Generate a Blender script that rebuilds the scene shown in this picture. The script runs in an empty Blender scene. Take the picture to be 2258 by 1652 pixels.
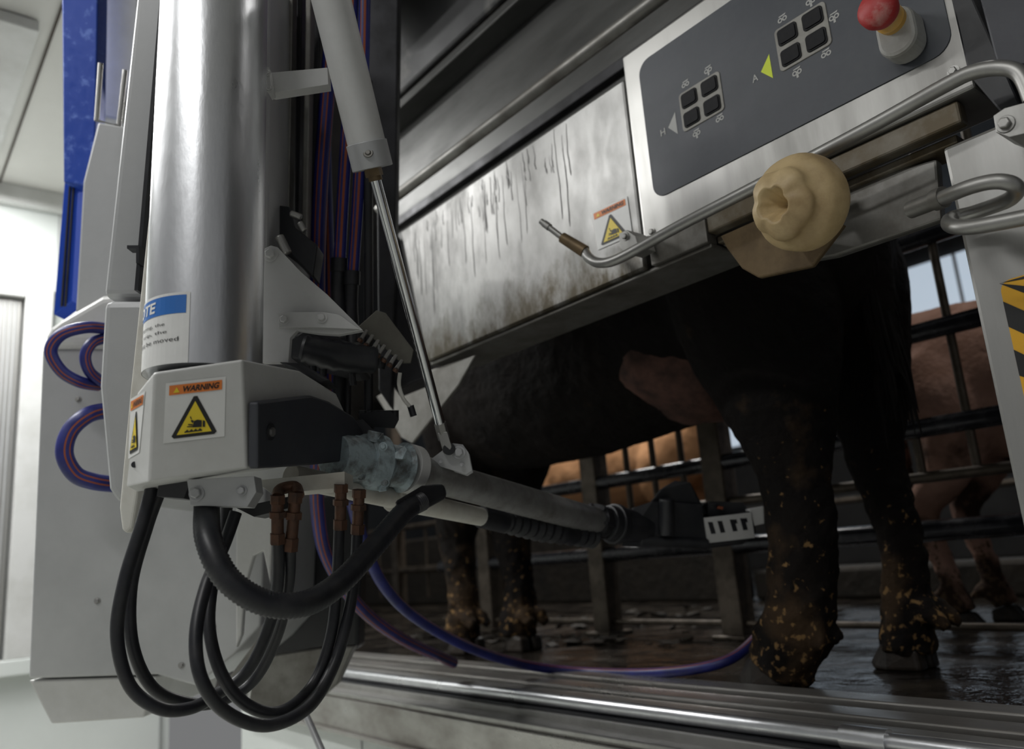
import bpy,bmesh,math,random
from mathutils import Vector as V, Matrix, noise
random.seed(4)
sc=bpy.context.scene
# ---------------------------------------------------------------- camera survey frame
F=1784.0; CX,CY=1129.0,826.0
CAM=V((0,0,.32))
XR=V((.6189,-.2204,-.7547)).normalized()
ZR=V((-.0748,-.9721,.2223)).normalized()
ZR=(ZR-XR*XR.dot(ZR)).normalized()
YR=ZR.cross(XR)
RIGHT=V((XR.x,YR.x,ZR.x)); DOWN=V((XR.y,YR.y,ZR.y)); FW=V((XR.z,YR.z,ZR.z))
FWH=V((FW.x,FW.y,0)).normalized(); RH=V((RIGHT.x,RIGHT.y,0)).normalized()
def ray(px,py): return RIGHT*((px-CX)/F)+DOWN*((py-CY)/F)+FW
def P(px,py,d): return CAM+ray(px,py)*d
def onY(px,py,y): r=ray(px,py); return CAM+r*(y/r.y)
def onplane(px,py,a,n): r=ray(px,py); return CAM+r*((a-CAM).dot(n)/r.dot(n))
cd=bpy.data.cameras.new('camera'); cam=bpy.data.objects.new('camera',cd); sc.collection.objects.link(cam)
M=Matrix((RIGHT,-DOWN,-FW)).transposed().to_4x4(); M.translation=CAM; cam.matrix_world=M
cd.sensor_width=36; cd.lens=F/2258*36; cd.clip_start=.02
cd.dof.use_dof=True; cd.dof.focus_distance=1.22; cd.dof.aperture_fstop=3.2
sc.camera=cam
sc.view_settings.view_transform='Standard'

# ---------------------------------------------------------------- materials
def mat(name,col,rough=.5,metal=0,col2=None,scale=6,ramp=(.42,.68),stretch=(1,1,1),bump=0,bscale=60,rvar=0,emis=0,coat=0,spec=.5):
    m=bpy.data.materials.new(name); m.use_nodes=True; nt=m.node_tree; N=nt.nodes; L=nt.links
    b=N['Principled BSDF']; b.inputs['Roughness'].default_value=rough; b.inputs['Metallic'].default_value=metal
    b.inputs['Base Color'].default_value=(*col,1); b.inputs['Coat Weight'].default_value=coat; b.inputs['Specular IOR Level'].default_value=spec
    tc=N.new('ShaderNodeTexCoord'); mp=N.new('ShaderNodeMapping'); mp.inputs['Scale'].default_value=stretch
    L.new(tc.outputs['Object'],mp.inputs['Vector'])
    nz=N.new('ShaderNodeTexNoise'); nz.inputs['Scale'].default_value=scale; nz.inputs['Detail'].default_value=8; nz.inputs['Roughness'].default_value=.65
    L.new(mp.outputs[0],nz.inputs['Vector'])
    if col2 is None: col2=tuple(c*.86 for c in col)
    rp=N.new('ShaderNodeValToRGB'); rp.color_ramp.elements[0].position=ramp[0]; rp.color_ramp.elements[1].position=ramp[1]
    rp.color_ramp.elements[0].color=(*col,1); rp.color_ramp.elements[1].color=(*col2,1)
    L.new(nz.outputs['Fac'],rp.inputs[0]); L.new(rp.outputs[0],b.inputs['Base Color'])
    if rvar:
        mr=N.new('ShaderNodeMapRange'); mr.inputs[1].default_value=.3; mr.inputs[2].default_value=.7
        mr.inputs[3].default_value=max(.02,rough-rvar); mr.inputs[4].default_value=min(1,rough+rvar)
        L.new(nz.outputs['Fac'],mr.inputs[0]); L.new(mr.outputs[0],b.inputs['Roughness'])
    if bump:
        n2=N.new('ShaderNodeTexNoise'); n2.inputs['Scale'].default_value=bscale; n2.inputs['Detail'].default_value=5
        L.new(mp.outputs[0],n2.inputs['Vector'])
        bp=N.new('ShaderNodeBump'); bp.inputs['Strength'].default_value=bump; bp.inputs['Distance'].default_value=.01
        L.new(n2.outputs['Fac'],bp.inputs['Height']); L.new(bp.outputs[0],b.inputs['Normal'])
    if emis:
        b.inputs['Emission Color'].default_value=(*col,1); b.inputs['Emission Strength'].default_value=emis
    return m
def grime_shade(m,axis,lo,hi,col,scale=9,amp=(.32,-.12),stretch=(1,1,1),thr=(.58,.85)):
    """dirt and painted-in shade that build up toward one edge of a part (object space)"""
    nt=m.node_tree;N=nt.nodes;L=nt.links;b=N['Principled BSDF']
    src=b.inputs['Base Color'].links[0].from_socket
    tc=[n for n in N if n.type=='TEX_COORD'][0]
    sx=N.new('ShaderNodeSeparateXYZ'); L.new(tc.outputs['Object'],sx.inputs[0])
    hr=N.new('ShaderNodeMapRange'); hr.inputs[1].default_value=lo; hr.inputs[2].default_value=hi; hr.inputs[3].default_value=amp[0]; hr.inputs[4].default_value=amp[1]
    L.new(sx.outputs[axis],hr.inputs[0])
    mp=N.new('ShaderNodeMapping'); mp.inputs['Scale'].default_value=stretch; L.new(tc.outputs['Object'],mp.inputs[0])
    n=N.new('ShaderNodeTexNoise'); n.inputs['Scale'].default_value=scale; n.inputs['Detail'].default_value=9; n.inputs['Roughness'].default_value=.7; L.new(mp.outputs[0],n.inputs['Vector'])
    a=N.new('ShaderNodeMath'); a.operation='ADD'; L.new(n.outputs['Fac'],a.inputs[0]); L.new(hr.outputs[0],a.inputs[1])
    r=N.new('ShaderNodeMapRange'); r.inputs[1].default_value=thr[0]; r.inputs[2].default_value=thr[1]; L.new(a.outputs[0],r.inputs[0])
    mx=N.new('ShaderNodeMix'); mx.data_type='RGBA'; L.new(r.outputs[0],mx.inputs[0]); L.new(src,mx.inputs[6]); mx.inputs[7].default_value=(*col,1)
    L.new(mx.outputs[2],b.inputs['Base Color'])
    return m
STEEL=mat('brushed_steel',(.42,.415,.40),.42,.85,(.29,.285,.27),5,stretch=(1,1,.15),rvar=.1)
STEELC=mat('satin_steel',(.74,.75,.77),.33,.95,(.60,.61,.63),14,stretch=(1,1,.3),rvar=.08,bump=.03,bscale=140)
CHROME=mat('chrome_rod',(.80,.81,.83),.14,1)
STEELD=mat('dirty_steel',(.24,.235,.22),.5,.7,(.11,.10,.085),7,(.4,.7),rvar=.12)
TUBEM=mat('dull_grey_tube',(.38,.38,.37),.48,.7,(.22,.21,.20),18,(.4,.7),rvar=.08)
BEAM=mat('stained_steel_sheet',(.31,.308,.30),.42,.82,(.16,.158,.15),3.5,(.36,.74),stretch=(1.6,1,.8),rvar=.12)
grime_shade(BEAM,'X',-.5,.2,(.07,.068,.065),9,(.20,-.16),(1.2,1,.45),(.46,.82))  # streaky grime plus painted shade: the shadowed left end is darkened in colour
grime_shade(BEAM,'Z',0,.17,(.06,.05,.032),16,(.34,-.14),(1,1,.5))
KERBM=mat('wet_kerb_steel',(.44,.43,.41),.34,.8,(.20,.18,.16),5,(.42,.75),stretch=(.5,1,1),rvar=.14)
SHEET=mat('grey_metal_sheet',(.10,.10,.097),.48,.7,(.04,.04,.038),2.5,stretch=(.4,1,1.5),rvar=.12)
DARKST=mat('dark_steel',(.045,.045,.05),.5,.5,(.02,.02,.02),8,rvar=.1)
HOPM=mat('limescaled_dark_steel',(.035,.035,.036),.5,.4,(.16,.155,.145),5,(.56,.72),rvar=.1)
DRIP=mat('drip_residue',(.05,.048,.044),.45,.5)
WHITE=mat('off_white_paint',(.62,.62,.61),.45,.1,(.52,.52,.50),5)
GREYP=mat('light_grey_paint',(.48,.485,.49),.42,.3,(.41,.415,.42),3,rvar=.08)
RUBW=mat('white_rubber',(.66,.65,.60),.5,0,(.50,.47,.41),8)
BLACK=mat('black_plastic',(.012,.013,.016),.45,0,(.026,.026,.029),12,rvar=.1)
PANELK=mat('dark_grey_plastic',(.030,.032,.042),.5,0,(.042,.045,.052),10,bump=.05)
RUB=mat('black_rubber',(.012,.013,.017),.42,0,(.028,.028,.03),30)
BLUEH=mat('blue_hose',(.022,.028,.19),.42,0,(.014,.017,.09),12)
ORST=mat('orange_stripe',(.32,.085,.04),.6,0,spec=.3)
BLUEM=mat('blue_paint',(.014,.058,.37),.42,.15,(.10,.18,.56),34,(.56,.68),rvar=.1)
BLUE2=mat('blue_anodised',(.012,.065,.48),.35,.3)
PANEL=mat('membrane_panel',(.044,.050,.064),.48,0,(.078,.085,.096),6,rvar=.08)
BTN=mat('button_rubber',(.008,.008,.010),.6,0,(.018,.018,.02),25,spec=.25)
FRAME=mat('button_frame',(.34,.33,.30),.5,0,(.20,.19,.17),20)
INKW=mat('white_ink',(.50,.50,.48),.6); INKK=mat('black_ink',(.012,.012,.012),.5); YEL=mat('yellow_vinyl',(.82,.62,.03),.45,0,(.80,.60,.03))
LIME=mat('lime_marker',(.72,.85,.03),.5); ORG=mat('orange_vinyl',(.78,.22,.04),.5); PAPER=mat('white_vinyl',(.76,.76,.74),.4); BLUEV=mat('blue_vinyl',(.02,.15,.5),.4)
HAZ=mat('hazard_yellow',(.80,.42,.02),.5)
RED=mat('faded_red_plastic',(.42,.035,.035),.5,0,(.50,.27,.24),26,(.48,.7)); YELP=mat('dirty_yellow_plastic',(.60,.34,.07),.5,0,(.5,.42,.30),20); GREY=mat('grey_plastic',(.42,.42,.40),.5,0,(.28,.27,.24),10)
BRASS=mat('corroded_copper',(.15,.075,.045),.55,.5,(.055,.045,.042),28,rvar=.15)
CAST=mat('pale_blue_casting',(.38,.46,.49),.5,.2,(.15,.16,.16),28,(.45,.62),bump=.25)
WAX=mat('yellowed_rubber',(.56,.42,.22),.5,0,(.28,.18,.08),9,(.42,.72),bump=.14,bscale=30)
RUST=mat('brown_stained_steel',(.20,.14,.075),.5,.5,(.08,.055,.03),8,rvar=.1)
LIPM=mat('manure_stained_lip',(.10,.077,.045),.5,.4,(.22,.20,.165),12,(.46,.72),rvar=.1)
CREAM=mat('cream_panel',(.66,.65,.62),.5,0,(.60,.59,.56),1.2)
WALLM=mat('white_wall_panel',(.66,.69,.67),.45,0,(.60,.63,.61),1.2)
PITF=mat('pale_wet_floor',(.50,.51,.47),.3,0,(.36,.36,.32),3,rvar=.15)
DIRT=mat('dark_dirt',(.05,.035,.025),.8)
MUD=mat('wet_muddy_concrete',(.013,.011,.010),.22,0,(.034,.027,.019),4.5,(.42,.62),bump=.8,bscale=14,rvar=.18)
CONC=mat('muddy_concrete',(.040,.032,.023),.7,0,(.02,.017,.013),6,bump=.5,bscale=20)
BARN=mat('dark_barn_panel',(.05,.05,.05),.8,0,(.03,.03,.03),2)
GALV=mat('galvanised_pipe',(.11,.09,.07),.5,.6,(.045,.035,.025),12,rvar=.1)
BLKRAIL=mat('black_wet_rail',(.02,.021,.026),.24,.3,(.05,.05,.055),14,rvar=.12)
SKYW=mat('daylight_window',(.55,.64,.74),.8,emis=.75)
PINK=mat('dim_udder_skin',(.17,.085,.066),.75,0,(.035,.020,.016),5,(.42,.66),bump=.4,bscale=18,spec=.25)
HOOF=mat('dark_hoof',(.012,.010,.008),.5,0,(.03,.02,.013),14,bump=.2)
HAIR=mat('black_hair',(.005,.004,.004),.7,0,(.010,.008,.007),14,spec=.2)
EYE=mat('dark_eye',(.01,.006,.004),.1)
ORL=mat('orange_marker',(.25,.06,.02),.5)
OLIVE=mat('dull_olive_steel',(.16,.155,.13),.45,.6,(.09,.08,.07),8)

def cowmat(name,base,base2,mud,speck,h=.75,amt=.52,lo=.18,sthr=.22):
    m=mat(name,base,.85,0,base2,3.2,(.42,.6),bump=.5,bscale=60,spec=.15); nt=m.node_tree;N=nt.nodes;L=nt.links
    b=N['Principled BSDF']; rp=[n for n in N if n.type=='VALTORGB'][0]
    tc=[n for n in N if n.type=='TEX_COORD'][0]
    sx=N.new('ShaderNodeSeparateXYZ'); L.new(tc.outputs['Object'],sx.inputs[0])
    hr=N.new('ShaderNodeMapRange'); hr.inputs[1].default_value=0; hr.inputs[2].default_value=h; hr.inputs[3].default_value=lo; hr.inputs[4].default_value=-.16
    L.new(sx.outputs['Z'],hr.inputs[0])
    def layer(prev,scale,thr,col,soft,usez=True):
        n=N.new('ShaderNodeTexNoise'); n.inputs['Scale'].default_value=scale; n.inputs['Detail'].default_value=6
        L.new(tc.outputs['Object'],n.inputs['Vector'])
        a=N.new('ShaderNodeMath'); a.operation='ADD'; L.new(n.outputs['Fac'],a.inputs[0]); L.new(hr.outputs[0],a.inputs[1])
        r=N.new('ShaderNodeMapRange'); r.inputs[1].default_value=thr; r.inputs[2].default_value=thr+soft; L.new(a.outputs[0],r.inputs[0])
        mx=N.new('ShaderNodeMix'); mx.data_type='RGBA'; L.new(r.outputs[0],mx.inputs[0]); L.new(prev,mx.inputs[6]); mx.inputs[7].default_value=(*col,1)
        return mx.outputs[2]
    o=layer(rp.outputs[0],7,amt+.06,mud,.14); o=layer(o,55,amt+sthr,speck,.08)
    L.new(o,b.inputs['Base Color']); return m
COWK=cowmat('black_cow_hide',(.005,.004,.0037),(.008,.006,.005),(.042,.026,.014),(.20,.12,.05),1.05,.50,.13,.17)
COWT=cowmat('tan_cow_hide',(.64,.34,.17),(.56,.29,.14),(.20,.11,.07),(.2,.12,.06),.5)
COWP=cowmat('reddish_cow_hide',(.46,.28,.22),(.32,.18,.13),(.045,.027,.019),(.12,.08,.05),.85,.42,.18)

# ---------------------------------------------------------------- mesh builder
class MB:
    def __init__(s): s.v=[];s.f=[];s.m=[];s.s=[]
    def add(s,vs,fs,m=0,sm=False):
        o=len(s.v); s.v+=[V(p) for p in vs]
        for f in fs: s.f.append([i+o for i in f]); s.m.append(m); s.s.append(sm)
    def box(s,x0,x1,y0,y1,z0,z1,m=0):
        s.add([(x,y,z) for x in(x0,x1) for y in(y0,y1) for z in(z0,z1)],[(0,1,3,2),(4,6,7,5),(0,4,5,1),(2,3,7,6),(0,2,6,4),(1,5,7,3)],m)
    def prism(s,pts,ext,m=0):
        n=len(pts); pts=[V(p) for p in pts]
        s.add(pts+[p+ext for p in pts],[list(range(n)),list(range(2*n-1,n-1,-1))]+[(i,(i+1)%n,(i+1)%n+n,i+n) for i in range(n)],m)
    def slab(s,pp,d,th,m=0):
        s.prism([P(p[0],p[1],p[2] if len(p)>2 else d) for p in pp],FWH*th,m)
    def hull(s,pts,m=0):
        bm=bmesh.new(); vs=[bm.verts.new(p) for p in pts]
        bmesh.ops.convex_hull(bm,input=vs); bmesh.ops.delete(bm,geom=[v for v in bm.verts if not v.link_faces],context='VERTS')
        bmesh.ops.dissolve_limit(bm,angle_limit=.02,verts=bm.verts,edges=bm.edges)
        bm.verts.index_update(); s.add([v.co.copy() for v in bm.verts],[[v.index for v in f.verts] for f in bm.faces],m); bm.free()
    def sweep(s,pts,rs,m=0,seg=14,res=6,stripes=None,corr=None,smooth=True):
        pts=[V(p) for p in pts]; n=len(pts)
        if not isinstance(rs,(list,tuple)): rs=[rs]*n
        if smooth and n>2:
            q=[];rr=[]
            for i in range(n-1):
                a=pts[max(i-1,0)];b=pts[i];c=pts[i+1];d=pts[min(i+2,n-1)]
                for k in range(res):
                    t=k/res; q.append(.5*((2*b)+(c-a)*t+(2*a-5*b+4*c-d)*t*t+(3*b-a-3*c+d)*t**3)); rr.append(rs[i]*(1-t)+rs[i+1]*t)
            q.append(pts[-1]);rr.append(rs[-1])
        else: q=pts;rr=list(rs)
        if corr: rr=[r*(1+(corr if i%2 else -corr)) for i,r in enumerate(rr)]
        T=(q[1]-q[0]).normalized(); nn=T.orthogonal().normalized()
        if abs(T.z)<.9: nn=(V((0,0,1))-T*T.z).normalized()
        vs=[];o=len(s.v)
        for i,p in enumerate(q):
            T=(q[min(i+1,len(q)-1)]-q[max(i-1,0)]).normalized()
            nn=(nn-T*nn.dot(T)).normalized(); bb=T.cross(nn)
            for k in range(seg):
                a=2*math.pi*k/seg; vs.append(p+(nn*math.cos(a)+bb*math.sin(a))*rr[i])
        s.v+=vs
        for i in range(len(q)-1):
            for k in range(seg):
                k2=(k+1)%seg; s.f.append([o+i*seg+k,o+i*seg+k2,o+(i+1)*seg+k2,o+(i+1)*seg+k])
                s.m.append(stripes.get(k,m) if stripes else m); s.s.append(True)
        s.f.append([o+k for k in range(seg-1,-1,-1)]);s.m.append(m);s.s.append(False)
        s.f.append([o+(len(q)-1)*seg+k for k in range(seg)]);s.m.append(m);s.s.append(False)
    def rod(s,a,b,r,m=0,seg=16,r2=None): s.sweep([a,b],[r,r if r2 is None else r2],m,seg,smooth=False)
    def lathe(s,o,ax,prof,m=0,seg=24,sm=True):
        ax=V(ax).normalized(); n=ax.orthogonal().normalized(); b=ax.cross(n); vs=[];fs=[]
        for t,r in prof:
            for k in range(seg):
                a=2*math.pi*k/seg; vs.append(V(o)+ax*t+(n*math.cos(a)+b*math.sin(a))*max(r,1e-5))
        for i in range(len(prof)-1):
            for k in range(seg):
                k2=(k+1)%seg; fs.append((i*seg+k,i*seg+k2,(i+1)*seg+k2,(i+1)*seg+k))
        fs.append(list(range(seg-1,-1,-1))); fs.append([(len(prof)-1)*seg+k for k in range(seg)])
        s.add(vs,fs,m,sm)
    def bolt(s,p,ax,r,m=0):
        ax=V(ax).normalized()
        s.lathe(p,ax,[(0,r*1.45),(r*.25,r*1.45)],m,20,False); s.lathe(p+ax*r*.25,ax,[(0,r),(r*.7,r),(r*.85,r*.8)],m,6,False)
    def loft(s,secs,m=0,seg=28):
        vs=[];fs=[]
        for c,a,b in secs:
            for k in range(seg):
                t=2*math.pi*k/seg; vs.append(V(c)+V(a)*math.cos(t)+V(b)*math.sin(t))
        for i in range(len(secs)-1):
            for k in range(seg):
                k2=(k+1)%seg; fs.append((i*seg+k,i*seg+k2,(i+1)*seg+k2,(i+1)*seg+k))
        fs.append(list(range(seg-1,-1,-1))); fs.append([(len(secs)-1)*seg+k for k in range(seg)])
        s.add(vs,fs,m,True)
WL={}
def fin(o,c,parent,label,cat,group,kind):
    WL[o.name]=V(c)
    o.location=V(c)-(WL[parent.name] if parent else V((0,0,0)))
    if parent: o.parent=parent
    if label: o['label']=label
    if cat: o['category']=cat
    if group: o['group']=group
    if kind: o['kind']=kind
    sc.collection.objects.link(o); return o
def root(name,label,cat,loc,group=None):
    return fin(bpy.data.objects.new(name,None),loc,None,label,cat,group,None)
def build(mb,name,mats,parent=None,bevel=0,label=None,cat=None,group=None,kind=None,recalc=True,seg=2,sharp=.7):
    xs=[v.x for v in mb.v];ys=[v.y for v in mb.v];zs=[v.z for v in mb.v]
    c=V(((min(xs)+max(xs))/2,(min(ys)+max(ys))/2,min(zs)))
    me=bpy.data.meshes.new(name); me.from_pydata([v-c for v in mb.v],[],mb.f)
    for p,mi,s in zip(me.polygons,mb.m,mb.s): p.material_index=mi; p.use_smooth=s
    for m in (mats if isinstance(mats,(list,tuple)) else [mats]): me.materials.append(m)
    if recalc:
        bm=bmesh.new(); bm.from_mesh(me); bmesh.ops.recalc_face_normals(bm,faces=bm.faces)
        for e in bm.edges:
            if len(e.link_faces)==2 and e.calc_face_angle(0)>sharp: e.smooth=False
        bm.to_mesh(me); bm.free()
    o=bpy.data.objects.new(name,me)
    if bevel:
        b=o.modifiers.new('bevel','BEVEL'); b.width=bevel; b.segments=seg; b.limit_method='ANGLE'; b.angle_limit=.6
    return fin(o,c,parent,label,cat,group,kind)
def textmesh(s,bold=.015):
    cu=bpy.data.curves.new('t','FONT'); cu.body=s; cu.offset=bold; cu.resolution_u=3
    ob=bpy.data.objects.new('t',cu); sc.collection.objects.link(ob); dg=bpy.context.evaluated_depsgraph_get(); dg.update()
    me=bpy.data.meshes.new_from_object(ob.evaluated_get(dg)); vs=[v.co.copy() for v in me.vertices]; fs=[list(p.vertices) for p in me.polygons]
    bpy.data.objects.remove(ob); bpy.data.curves.remove(cu); bpy.data.meshes.remove(me); return vs,fs
def dtext(mb,mf,s,u0,v0,u1,v1,lay,m,shear=0,bold=.015):
    vs,fs=textmesh(s,bold); xs=[v.x for v in vs];ys=[v.y for v in vs]; a,b,c,d=min(xs),max(xs),min(ys),max(ys)
    mb.add([mf(u0+(v.x-a)/(b-a)*(u1-u0)+shear*(v.y-c)/(d-c),v0+(v.y-c)/(d-c)*(v1-v0),lay) for v in vs],fs,m)
def drect(mb,mf,u0,v0,u1,v1,lay,m,nu=1):
    for i in range(nu):
        a=u0+(u1-u0)*i/nu;b=u0+(u1-u0)*(i+1)/nu
        mb.add([mf(a,v0,lay),mf(b,v0,lay),mf(b,v1,lay),mf(a,v1,lay)],[(0,1,2,3)],m)
def dpoly(mb,mf,pts,lay,m): mb.add([mf(u,v,lay) for u,v in pts],[list(range(len(pts)))],m)
def quadmap(c00,c10,c11,c01,off=.0006):
    n=(c10-c00).cross(c01-c00).normalized()
    if n.dot(CAM-c00)<0: n=-n
    def f(u,v,l): return (c00*(1-u)+c10*u)*(1-v)+(c01*(1-u)+c11*u)*v+n*(off*(l+1))
    return f
SM=[PAPER,ORG,INKK,YEL]
def warning(parent,c00,c10,c11,c01,label):
    mb=MB(); f=quadmap(c00,c10,c11,c01,.0006)
    drect(mb,f,0,0,1,1,0,0); drect(mb,f,.06,.79,.94,.95,1,1)
    dtext(mb,f,"WARNING",.27,.82,.88,.92,2,2,.02,.03)
    dpoly(mb,f,[(.13,.825),(.235,.825),(.183,.915)],2,3)
    dpoly(mb,f,[(.17,.06),(.83,.06),(.87,.10),(.53,.73),(.47,.73),(.13,.10)],1,2)
    dpoly(mb,f,[(.215,.115),(.785,.115),(.5,.65)],2,3)
    dpoly(mb,f,[(.47,.215),(.62,.205),(.62,.315),(.55,.335),(.49,.32)],3,2); dpoly(mb,f,[(.49,.32),(.45,.345),(.435,.325),(.47,.285)],3,2)
    dpoly(mb,f,[(.635,.205),(.675,.20),(.675,.30),(.635,.315)],3,2)
    dpoly(mb,f,[(.395,.262),(.475,.245),(.475,.268),(.395,.28)],3,2)
    dpoly(mb,f,[(.38,.228),(.475,.218),(.475,.238),(.38,.244)],3,2)
    dpoly(mb,f,[(.34,.14),(.63,.14),(.63,.16),(.34,.16)],3,2)
    for k in range(4): dpoly(mb,f,[(.35+k*.07,.16),(.41+k*.07,.16),(.385+k*.07,.19)],3,2)
    dpoly(mb,f,[(.42,.40),(.435,.405),(.455,.355),(.44,.35)],3,2)
    return build(mb,'warning_sticker',SM,parent,label=label,recalc=False)
def rr(x0,x1,z0,z1,r,y):
    pts=[]
    for cx,cz,a0 in ((x1-r,z1-r,0),(x0+r,z1-r,90),(x0+r,z0+r,180),(x1-r,z0+r,270)):
        for k in range(7):
            a=math.radians(a0+k*15); pts.append(V((cx+r*math.cos(a),y,cz+r*math.sin(a))))
    return pts

# ================================================================ SETTING
def plane(name,x0,x1,y0,y1,z0,z1,m):
    mb=MB(); mb.box(x0,x1,y0,y1,z0,z1); return build(mb,name,[m],kind='structure')
plane('floor',-4.6,1.4,-2.4,1.24,-.66,-.6,PITF)
plane('floor_stall',-12,3,1.586,9.1,-.25,0,MUD)
mb=MB(); mb.box(-4.6,1.6,-2.4,1.3,2.36,2.42)
for y in (-1.6,-.6,.42): mb.box(-4.6,1.6,y-.004,y+.004,2.352,2.362,1)
build(mb,'ceiling',[CREAM,DIRT],kind='structure')
mb=MB(); mb.box(-4.62,-4.5,-2.4,1.3,-.6,2.36)
for y in (-1.1,-.5,.1,.7,1.1): mb.box(-4.51,-4.497,y-.004,y+.004,.03,2.3,1)
build(mb,'wall_left',[WALLM,GREYP],kind='structure')
mb=MB(); mb.box(-4.5,-4.44,-2.4,1.25,2.26,2.36); build(mb,'trim_1',[WHITE],kind='structure',bevel=.006)
mb=MB(); mb.box(-4.5,-4.40,-2.4,1.25,-.02,.05); mb.box(-4.5,-4.47,-2.4,1.25,-.6,-.02); build(mb,'trim_2',[WALLM],kind='structure',bevel=.006)
mb=MB(); mb.box(-4.5,-2.62,1.25,1.30,1.0,2.36); build(mb,'wall_right',[WALLM],kind='structure')
mb=MB(); mb.box(-4.49,-4.45,-.5,.55,.05,1.75)
for k in range(5): mb.box(-4.455,-4.445,.55-.03-k*.02,.55-.022-k*.02,.06,1.74,1)
build(mb,'door_1',[STEEL,GREYP],kind='structure',bevel=.004)
mb=MB(); mb.box(-4.5,-4.41,.56,.68,.05,1.86); mb.box(-4.5,-4.41,-.6,.56,1.76,1.86); build(mb,'trim_3',[WHITE],kind='structure',bevel=.006)
plane('wall_back',-14,4,9.0,9.1,0,3.6,BARN)
plane('ceiling_barn',-14,4,1.39,9.1,3.4,3.5,BARN)
plane('wall_barn_side',-12.1,-12,1.3,9.1,0,3.4,BARN)
plane('wall_barn_end',3.0,3.1,1.3,9.1,0,3.4,BARN)
for i in range(7):
    x=-12.6+i*2.15; mb=MB(); mb.box(x,x+2.05,8.95,8.99,1.55,3.15,0)
    for k in range(4): mb.box(x+k*.66,x+k*.66+.03,8.92,8.96,1.55,3.15,1)
    mb.box(x,x+2.05,8.92,8.96,2.3,2.36,1)
    build(mb,'window_%d'%(i+1),[SKYW,GREYP],kind='structure')
mb=MB(); mb.box(-2.8,2.9,3.9,4.15,0,.16); build(mb,'concrete_step',[CONC],bevel=.02,label='low muddy concrete step across the barn floor',cat='step')
mb=MB(); mb.box(-9,-2.85,3.85,3.98,0,.56); build(mb,'low_wall',[CONC],bevel=.02,label='low dark muddy concrete wall in front of the tan cow',cat='wall')
mb=MB(); mb.box(-3.4,1.2,1.26,1.30,-.6,-.165)
for x in (-2.4,-1.6,-.8): mb.box(x,x+.006,1.256,1.265,-.6,-.165,1)
build(mb,'wall_pit',[WALLM,GREYP],kind='structure')

# ================================================================ KERB
kr=root('stall_kerb','layered wet stainless steel rails along the stall edge','kerb',(-1.3,1.4,-.16))
mb=MB(); mb.box(-3.3,1.0,1.515,1.585,-.06,.012); build(mb,'top_plate',[KERBM],kr,.004)
mb=MB(); mb.box(-3.3,1.0,1.42,1.49,-.06,.004); build(mb,'middle_plate',[KERBM],kr,.004)
mb=MB(); mb.box(-3.3,1.0,1.365,1.405,-.06,-.004); build(mb,'inner_plate',[STEEL],kr,.003)
mb=MB(); mb.box(-3.3,1.0,1.49,1.515,-.06,-.02); mb.box(-3.3,1.0,1.405,1.42,-.06,-.02); mb.box(-3.3,1.0,1.31,1.365,-.07,-.03); build(mb,'channel',[BLACK],kr)
mb=MB(); mb.rod(V((-3.3,1.335,-.014)),V((-.78,1.335,-.014)),.016,0,24); mb.rod(V((-.82,1.335,-.014)),V((-.74,1.335,-.014)),.021,0,24); mb.rod(V((-.78,1.335,-.014)),V((1,1.335,-.014)),.0155,0,24)
build(mb,'round_rail',[STEELC],kr)
mb=MB(); mb.box(-3.3,1.0,1.245,1.315,-.062,-.050); mb.box(-3.3,1.0,1.300,1.312,-.062,-.035); build(mb,'lower_ledge',[STEEL],kr,.003)
mb=MB(); mb.box(-3.3,1.0,1.245,1.256,-.160,-.068); mb.box(-3.3,1,1.225,1.256,-.170,-.160); mb.box(-3.3,1,1.250,1.256,-.068,-.062); build(mb,'front_plate',[KERBM],kr,.003)

# ================================================================ CONTROL BEAM
BY=1.2
cb=root('control_beam','stained stainless beam with dark control panel above the cow','control unit',(-1.1,1.25,.87))
mb=MB()
mb.prism([(-1.94,BY,1.30),(-1.83,BY,.87),(-1.016,BY,.87),(-1.016,BY,1.30)],V((0,.16,0)))
mb.prism([(-1.94,BY+.02,1.30),(-1.94,BY+.12,1.39),(-1.016,BY+.12,1.39),(-1.016,BY+.02,1.30)],V((0,.02,0)))
build(mb,'beam_body',[BEAM],cb,.006)
mb=MB(); rd=random.Random(9)
for k in range(70):
    x=-1.90+rd.random()*.70; top=1.295-rd.random()*.08; ln=.03+rd.random()**2*.20
    x=max(x,-1.9+(1.3-(top-ln))*.26); w=.0006+rd.random()*.0010; n=14; A_=[];B_=[]; ph=rd.random()*6
    for i in range(n+1):
        ww=w*(.4+.9*i/n)*(1 if i<n else .3); xx=x+math.sin(i*.45+ph)*.0018+math.sin(i*1.3+ph)*.0006; zz=top-ln*i/n
        A_.append(V((xx-ww,BY-.0005,zz)));B_.append(V((xx+ww,BY-.0005,zz)))
    mb.add(A_+B_,[(i,i+1,n+2+i,n+1+i) for i in range(n)],0)
build(mb,'drip_stain',[DRIP],cb,recalc=False)
mb=MB(); mb.box(-1.008,-.37,BY-.006,BY+.12,.925,1.345); build(mb,'panel_housing',[STEEL],cb,.006,seg=3)
mb=MB(); mb.box(-1.83,-.86,BY+.01,BY+.15,.862,.870); mb.box(-1.0,-.86,BY,BY+.03,.870,.924)
build(mb,'bottom_flange',[STEELD],cb,.002)
mb=MB(); mb.box(-.86,-.40,BY+.004,BY+.03,.888,.924); build(mb,'stained_lip',[LIPM],cb,.004)
mb=MB(); mb.box(-.86,-.42,BY+.03,BY+.09,.872,.886); build(mb,'lip_shelf',[LIPM],cb,.003)
YF=BY-.006
mb=MB(); mb.prism(rr(-.966,-.385,.996,1.302,.03,YF-.002),V((0,.004,0)))
pn=build(mb,'control_panel',[PANEL],cb,.0008)
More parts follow.
